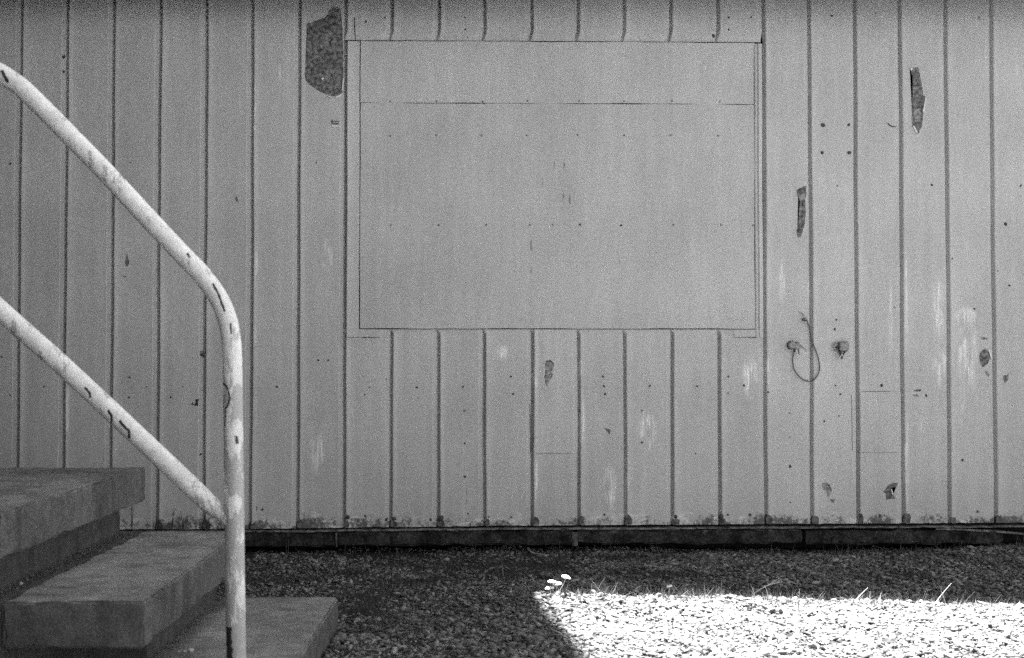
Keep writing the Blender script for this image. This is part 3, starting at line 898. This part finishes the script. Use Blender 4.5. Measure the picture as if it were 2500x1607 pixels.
cab = [(415, 805), (400, 880), (388, 960), (395, 1060), (415, 1140), (470, 1225), (560, 1305), (640, 1335), (700, 1340), (770, 1295), (822, 1215), (845, 1130), (846, 1060), (825, 940), (780, 810), (735, 690), (700, 590), (684, 480), (665, 400), (640, 325), (622, 285)]
W1 = tube("looped_cable", [FZ(x, y, min(wall_y(FZ(x, y).x), .004) - .012) for x, y in cab], .0026, M_CABLE, None, seg=8, steps=3)
tag(W1, "thin painted cable hanging in a loop between the round fitting and its clip", "cable")

# loose strip peeling off the wall base at the right
pp = [W(2285, 1291, -.030), W(2330, 1291.5, -.032), W(2380, 1294, -.036), W(2430, 1297, -.042), W(2480, 1301, -.050), W(2520, 1305, -.058), W(2600, 1316, -.075)]
vv, ff = [], []
for p in pp: vv += [p + Vector((0, .012, .0015)), p, p + Vector((0, .002, -.006))]
for i in range(len(pp) - 1):
    a_ = i * 3; ff += [(a_, a_ + 1, a_ + 4, a_ + 3), (a_ + 1, a_ + 2, a_ + 5, a_ + 4)]
PS = pyd("loose_edging", vv, ff, M_FLASH)
m = PS.modifiers.new("thickness", 'SOLIDIFY'); m.thickness = .0015
tag(PS, "loose metal edging strip sagging away from the wall base above a dark gap", "strip")

# ------------------------------------------------------------------ gravel
ico = np.array([(0, 0, 1)] + [(math.cos(k * 2 * math.pi / 5) * .894, math.sin(k * 2 * math.pi / 5) * .894, .447) for k in range(5)] +
               [(math.cos((k + .5) * 2 * math.pi / 5) * .894, math.sin((k + .5) * 2 * math.pi / 5) * .894, -.447) for k in range(5)] + [(0, 0, -1)])
icof = [(0, 1 + k, 1 + (k + 1) % 5) for k in range(5)] + [(1 + k, 6 + k, 1 + (k + 1) % 5) for k in range(5)] + \
       [(1 + (k + 1) % 5, 6 + k, 6 + (k + 1) % 5) for k in range(5)] + [(11, 6 + (k + 1) % 5, 6 + k) for k in range(5)]
icof = np.array(icof)

def lump(x, y):
    return (np.sin(x * 4.3 + 1.1) * np.sin(y * 6.1 + .4) + .7 * np.sin(x * 9.1 - y * 5.3 + 2) + .5 * np.sin(x * 17 + y * 13)) / 2.2

MOSS = [(690, 1345, .26, .16), (930, 1352, .30, .13), (1150, 1375, .30, .17), (900, 1480, .10, .30), (1010, 1420, .22, .12), (1250, 1400, .16, .20), (1480, 1362, .26, .10), (1600, 1405, .30, .12),
        (1330, 1380, .2, .2), (860, 1400, .10, .12), (1900, 1430, .25, .06), (2230, 1395, .10, .10), (640, 1420, .2, .12), (1180, 1530, .10, .10), (1650, 1350, .15, .06), (2050, 1352, .3, .04)]
MOSS = [(on.x, on.y, a_, b_) for (on, a_, b_) in ((G(px, py), a_, b_) for (px, py, a_, b_) in MOSS)]
def moss(x, y):
    m_ = np.zeros_like(x)
    for (cx, cy, a_, b_) in MOSS: m_ = np.maximum(m_, np.exp(-(((x - cx) / a_) ** 2 + ((y - cy) / b_) ** 2) * 1.1))
    return np.clip(m_ * 1.25 + .28 * lump(x * 3.1, y * 3.7) - .12, 0, 1)

def in_steps(x, y):
    return (x < -.455) & (y < YB + .005) & (y > YF - .05)

def stones(N, x0, x1, y0, y1, rmin, rmax, thin):
    x = nrg.uniform(x0, x1, N); y = nrg.uniform(y0, y1, N)
    # soil and moss show between the stones on the left, close stones on the right
    cover = .35 + .65 * sstep(-.1, .55, x + .25 * lump(x, y)) + .35 * sstep(-1.1, -1.7, y + .2 * lump(y, x)) * sstep(-.6, .1, x)
    cover = np.clip(.25 + .75 * cover, 0, 1) * (1 - .93 * moss(x, y))
    if thin: cover = np.clip(cover * .9 - .25 + .45 * sstep(-1.0, -1.5, y) + .25 * sstep(.9, 1.5, x), 0, 1)
    keep = (nrg.uniform(0, 1, N) < cover) & ~in_steps(x, y)
    x, y = x[keep], y[keep]; n = len(x)
    r = rmin + (rmax - rmin) * nrg.beta(1.3, 3.6, n)
    sc = np.stack([r * nrg.uniform(.8, 1.9, n), r * nrg.uniform(.6, 1.2, n), r * nrg.uniform(.22, .7, n)], 1)
    v = ico[None] * sc[:, None, :] * nrg.uniform(.62, 1.25, (n, 12, 1))
    tx, ty, tz = nrg.normal(0, .28, n), nrg.normal(0, .28, n), nrg.uniform(0, 6.28, n)
    c, s = np.cos(tz), np.sin(tz)
    X = v[..., 0] * c[:, None] - v[..., 1] * s[:, None]; Y = v[..., 0] * s[:, None] + v[..., 1] * c[:, None]; Z = v[..., 2]
    Z = Z + X * np.tan(tx)[:, None] + Y * np.tan(ty)[:, None]
    v = np.stack([X + x[:, None], Y + y[:, None], Z + (ground_z(x, y) + r * nrg.uniform(.0, .45, n))[:, None]], 2)
    f = icof[None] + (np.arange(n) * 12)[:, None, None]
    tone = np.clip(nrg.beta(1.0, 2.1, n) * (1.0 + .55 * lump(x * 1.3 + 2, y * 1.6)) , 0, 1)
    return v.reshape(-1, 3), f.reshape(-1, 3), np.repeat(tone, 12)

def mass(name, parts, mat, label, cat):
    V_, F_, T_ = [], [], []; off = 0
    for v, f, t in parts:
        V_.append(v); F_.append(f + off); T_.append(t); off += len(v)
    V_ = np.concatenate(V_); F_ = np.concatenate(F_); T_ = np.concatenate(T_)
    me = bpy.data.meshes.new(name)
    me.vertices.add(len(V_)); me.vertices.foreach_set("co", V_.ravel().astype(np.float32))
    k = F_.shape[1]
    me.loops.add(F_.size); me.loops.foreach_set("vertex_index", F_.ravel().astype(np.int32))
    me.polygons.add(len(F_)); me.polygons.foreach_set("loop_start", (np.arange(len(F_)) * k).astype(np.int32))
    me.update(calc_edges=True)
    at = me.attributes.new("tone", 'FLOAT', 'POINT'); at.data.foreach_set("value", T_.astype(np.float32))
    me.validate()
    o = link(name, me, mat)
    tag(o, label, cat, kind="stuff")
    return o
mass("gravel", [stones(104000, -1.0, 2.75, -2.45, .12, .0028, .0128, 0), stones(16000, -.6, 2.75, -2.45, -.06, .006, .019, 1), stones(9000, -3.5, 5.0, -5.0, -2.4, .007, .024, 0), stones(5000, 2.7, 4.5, -2.5, 0, .006, .022, 0)],
     M_GRAVEL, "loose angular gravel scattered along the foot of the metal wall", "gravel")

def grit(n, xa_, run, z):
    x = xa_ + np.abs(nrg.normal(0, run, n)); y = nrg.uniform(YF + .02, YB - .02, n)
    r = .0010 + .0032 * nrg.beta(1.0, 4.0, n)
    v = ico[None] * r[:, None, None] * nrg.uniform(.6, 1.2, (n, 12, 1)) * np.array([1.2, 1.0, .6])
    v = v + np.stack([x, y, z + r * .35], 1)[:, None, :]
    return v.reshape(-1, 3), (icof[None] + (np.arange(n) * 12)[:, None, None]).reshape(-1, 3), np.repeat(nrg.uniform(0, .7, n), 12)
mass("grit", [grit(700, -.832, .018, z3), grit(900, -1.132, .022, z2)], M_GRAVEL, "fine grit gathered in the inner corners of the concrete treads", "grit")

# ------------------------------------------------------------------ grass, straw and litter among the stones
def blades(N, x0, x1, y0, y1, hmin, hmax, width, lean, tone_lo, tone_hi, clump=None):
    x = nrg.uniform(x0, x1, N); y = nrg.uniform(y0, y1, N)
    if clump is not None:
        keep = nrg.uniform(0, 1, N) < clump(x, y)
        x, y = x[keep], y[keep]
    ok = ~in_steps(x, y); x, y = x[ok], y[ok]; n = len(x)
    h = nrg.uniform(hmin, hmax, n) ** 1.0; an = nrg.uniform(0, 6.28, n); le = np.abs(nrg.normal(lean, .35, n))
    wd = nrg.uniform(.6, 1.3, n) * width
    z = ground_z(x, y)
    dx, dy = np.cos(an) * np.sin(le), np.sin(an) * np.sin(le); dz = np.maximum(np.cos(le), .08)
    wx, wy = -np.sin(an), np.cos(an)
    tw = nrg.uniform(0, 6.28, n); wx, wy = np.cos(tw), np.sin(tw)
    base = np.stack([x, y, z], 1); d = np.stack([dx, dy, dz], 1); w = np.stack([wx, wy, np.zeros(n)], 1)
    droop = np.stack([dx, dy, -.35 * np.ones(n)], 1) * (h * .25 * nrg.uniform(0, 1, n))[:, None]
    v = np.stack([base - w * wd[:, None] * .5, base + w * wd[:, None] * .5, base + d * (h * .55)[:, None] + w * wd[:, None] * .4,
                  base + d * (h * .55)[:, None] - w * wd[:, None] * .4, base + d * h[:, None] + droop + w * wd[:, None] * .1, base + d * h[:, None] + droop - w * wd[:, None] * .1], 1)
    f = np.array([(0, 1, 2, 3), (3, 2, 4, 5)])[None] + (np.arange(n) * 6)[:, None, None]
    t = np.repeat(nrg.uniform(tone_lo, tone_hi, n), 6)
    return v.reshape(-1, 3), f.reshape(-1, 4), t
def c_left(x, y): return np.clip(.15 + .85 * sstep(.45, -.2, x + .3 * lump(x, y)), 0, 1) * np.clip(.35 + .8 * lump(y * 1.3, x), .05, 1)
def c_any(x, y): return np.clip(.25 + .8 * lump(x * 1.7, y * 1.4), .03, 1)
def c_edge(x, y): return np.exp(-((y + .985 + .10 * sstep(.3, 1.9, x)) / .06) ** 2) * np.clip(.4 + .7 * lump(x * 2, y), .1, 1)
def c_tuft(x, y):
    r_ = np.zeros_like(x)
    for (px, py) in ((905, 1500), (935, 1530), (880, 1470), (1010, 1560), (690, 1365), (1235, 1420), (1130, 1500), (1560, 1420), (2260, 1400), (1060, 1400)):
        q_ = G(px, py); r_ = np.maximum(r_, np.exp(-(((x - q_.x) / .045) ** 2 + ((y - q_.y) / .07) ** 2)))
    return r_
mass("grass", [blades(30000, -.6, 2.2, -2.0, -.05, .015, .055, .0016, .35, 0, .22, c_tuft), blades(52000, -.75, 2.6, -2.4, -.02, .005, .020, .0022, .7, 0, .16, lambda x, y: moss(x, y) ** 1.2), blades(5000, -.75, 2.6, -2.4, -.02, .015, .05, .0016, .9, .1, .6, lambda x, y: moss(x, y)),
               blades(9000, -.55, 1.2, -2.4, -.03, .008, .035, .0022, .5, 0, .22, c_left), blades(3500, -.55, 2.6, -2.4, -.03, .02, .075, .0016, 1.25, .1, .8, c_any),
               blades(5200, .12, 2.5, -1.17, -.90, .02, .075, .0013, .35, .4, 1.0, c_edge), blades(6500, -.4, 2.6, -2.4, -.05, .015, .055, .0011, .25, .0, .45, c_any), blades(14000, .1, 2.5, -1.16, -.90, .010, .040, .0011, .35, .25, .9, c_edge),
               blades(700, -.9, 2.4, -.09, -.02, .02, .07, .0014, .3, .05, .5, c_any)],
     M_GRASS, "short sparse grass and straw growing through the gravel", "grass")

# ------------------------------------------------------------------ single plants, stems and pebbles
def on_ground(x, y):
    p = G(x, y, -.01)
    p.z = float(ground_z(p.x, p.y)); return p

def flower(name, label, base, stems, group=None):
    E_ = empty(name, base); tag(E_, label, "flower", group)
    for (dx, dy, h, r, tilt) in stems:
        top = Vector((base.x + dx, base.y + dy, base.z + h))
        mid = base.lerp(top, .55) + Vector((dx * .15, 0, 0))
        tube("stem", [base + Vector((dx * .15, dy * .2, -.004)), mid, top], [.0016, .0013, .001], M_STRAW, E_, seg=5, steps=3)
        bm = bmesh.new()
        n = 30
        for i in range(n):
            rr = r * math.sqrt((i + .5) / n); an = i * 2.4
            c = top + Vector((rr * math.cos(an), rr * math.sin(an) * .8, .006 - 22.0 * rr * rr + rr * math.cos(an) * tilt + rnd.uniform(-.0012, .0012)))
            m4 = Matrix.Translation(c) @ Matrix.Diagonal((.0044, .0044, .0036, 1)) @ Matrix.Rotation(rnd.uniform(0, 6), 4, 'Z')
            bmesh.ops.create_icosphere(bm, subdivisions=1, radius=1, matrix=m4)
        bm_obj("flower_head", bm, M_PETAL, E_, 60)
b = on_ground(1352, 1459)
flower("flowering_plant", "white flat-topped flowers on thin stems at the corner of the sunlit gravel", b,
       [(-.006, -.01, .050, .015, -.1), (.012, -.008, .042, .014, .1), (-.016, -.012, .028, .014, .2), (.044, -.006, .066, .015, -.35)])
b = on_ground(1632, 1452)
flower("flowering_plant", "lone tiny white flower on the upper edge of the sunlit gravel", b, [(.003, 0, .028, .008, .2)])

def stem(label, a_, b_, r, mat, name="dry_stem", group="dry stems leaning at the edge of the sunlit gravel", lift=.0, y_shift=.0, bend=.01, fork=False):
    """a_ foot pixel on the ground, b_ tip pixel at the same distance"""
    p0 = on_ground(*a_); p1 = W(b_[0], b_[1], p0.y + y_shift)
    mid = p0.lerp(p1, .5) + Vector((0, 0, bend))
    E_ = empty(name, p0); tag(E_, label, "stem", group)
    tube("stalk", [p0 + Vector((0, 0, -.003)), mid, p1], [r, r * .8, r * .35], mat, E_, seg=6, steps=4)
    if fork:
        tube("side_shoot", [mid, mid.lerp(p1, .5) + Vector((.012, .004, .016)), p1 + Vector((-.004, .004, .018))], [r * .6, r * .45, r * .25], mat, E_, seg=5, steps=3)
    return E_
stem("long bent straw stem lying over the shadow edge below the cable fittings", (1830, 1452), (1912, 1420), .0017, M_STRAW, fork=True, y_shift=.02)
stem("short straight straw stem leaning right, midway along the right half of the shadow edge", (2086, 1460), (2119, 1435), .0015, M_STRAW, y_shift=.01, bend=.002)
stem("straight straw stem leaning right, nearest the right edge of the picture", (2276, 1464), (2323, 1424), .0016, M_STRAW, y_shift=.01, bend=.002)
stem("stubby pale straw stem between the two white flowering plants", (1546, 1449), (1566, 1430), .0022, M_STRAW, y_shift=.03, bend=.004)

def weed(label, a_, hgt, n, mat, spread, group, name="weed", Y=None, wid=.0016, leaf=.012):
    p0 = on_ground(*a_) if Y is None else Vector((W(a_[0], a_[1], Y).x, Y, max(float(ground_z(W(a_[0], a_[1], Y).x, Y)), W(a_[0], a_[1], Y).z)))
    E_ = empty(name, p0); tag(E_, label, "weed", group)
    for i in range(n):
        h = hgt * rnd.uniform(.55, 1.0) if i else hgt
        t_ = p0 + Vector((rnd.uniform(-1, 1) * spread, rnd.uniform(-.4, .4) * spread, h))
        m_ = p0.lerp(t_, .5) + Vector((rnd.uniform(-.3, .3) * spread, 0, 0))
        s_ = tube("stalk", [p0 + Vector((0, 0, -.004)), m_, t_], [wid, wid * .8, wid * .4], mat, E_, seg=5, steps=3)
        vv_, ff_ = [], []
        for j in range(int(h / .009)):
            u = rnd.uniform(.15, 1)
            c = p0.lerp(m_, u * 2) if u < .5 else m_.lerp(t_, u * 2 - 1)
            an = rnd.uniform(0, 6.28); L = leaf * rnd.uniform(.5, 1.1)
            d_ = Vector((math.cos(an), .6 * math.sin(an), rnd.uniform(.1, .9))).normalized() * L
            w_ = Vector((-math.sin(an), math.cos(an), 0)) * L * .16
            k0 = len(vv_)
            vv_ += [c, c + d_ * .5 + w_, c + d_, c + d_ * .5 - w_]
            ff_.append((k0, k0 + 1, k0 + 2, k0 + 3))
        pyd("foliage", vv_, ff_, mat, E_)
GW = "thin dark weeds along the wall base behind the steps"
YW = -.045
for (x, top, lab, n) in ((322, 1203, "tall thin dark weed beside the corner of the upper step", 2), (420, 1243, "dark weed standing at the wall base just left of the lower rail's shadow line", 2),
                         (446, 1248, "bushier dark weed at the wall base directly left of the rail end", 3), (505, 1262, "low dark weed at the wall base right behind the handrail post", 4),
                         (385, 1262, "small dark weed clump at the foot of the rib beside the steps", 4)):
    p = W(x, 1290, YW)
    h = W(x, top, YW).z - p.z
    weed(lab, (x, 1290), h, n, M_WEED, .012, GW, Y=YW)
weed("feathery dark weed stalk standing alone in the sunlit gravel", (1643, 1553), .085, 2, M_WEED, .008, None, wid=.0011, leaf=.010)
weed("upright dry weed at the left part of the right-hand shadow edge", (1951, 1492), .085, 2, M_STRAW, .005, None, wid=.0016, leaf=.008)
weed("small dark weed in the sunlit gravel near the right edge", (2337, 1560), .055, 3, M_WEED, .012, None, wid=.0010, leaf=.010)

def chunk(name, label, cat, c, r, mat, flat=.6, seed=1, group=None):
    bm = bmesh.new(); bmesh.ops.create_icosphere(bm, subdivisions=2, radius=1)
    rr = random.Random(seed)
    for v in bm.verts:
        v.co *= rr.uniform(.82, 1.15); v.co.z *= flat; v.co *= r; v.co += Vector(c)
    o = bm_obj(name, bm, mat); tag(o, label, cat, group); return o
for i, (x, y, r, lab) in enumerate(((466, 1591, .0075, "largest pale pebble on the lowest step beside the post"), (451, 1593, .0045, "middle pale pebble on the lowest step"),
                                    (436, 1592, .0035, "leftmost tiny pebble on the lowest step"))):
    p = G(x, y, z3); chunk("pebble", lab, "pebble", (p.x, p.y, z3 + r * .45), r, M_PEBBLE, .7, i + 3, "pebbles on the lowest step")
p = G(51, 1428, z2); chunk("pebble", "small pebble under the nosing of the upper step", "pebble", (p.x, p.y, z2 + .003), .005, M_PEBBLE, .7, 9)
p = on_ground(2293, 1362); chunk("upright_stone", "small upright stone near the wall foot at the right", "stone", (p.x, p.y, p.z + .006), .011, M_MORTAR, .95, 11)
p = on_ground(2172, 1558); chunk("dark_clod", "dark clod of soil lying in the sunlit gravel", "clod", (p.x, p.y, p.z + .006), .020, M_WEED, .5, 13)
p = on_ground(2200, 1577); chunk("dark_clod", "smaller dark clod just right of the larger one in the sunlit gravel", "clod", (p.x, p.y, p.z + .004), .010, M_WEED, .5, 14)

gw = [W(1289, 1341, -.05), W(1300, 1349, -.06), W(1318, 1353, -.07), W(1340, 1355.5, -.08), W(1364, 1355, -.09)]
o = tube("loose_wire", gw, .0017, M_STRAW, None, seg=6, steps=4)
tag(o, "thin pale curved wire lying at the foot of the foundation", "wire")
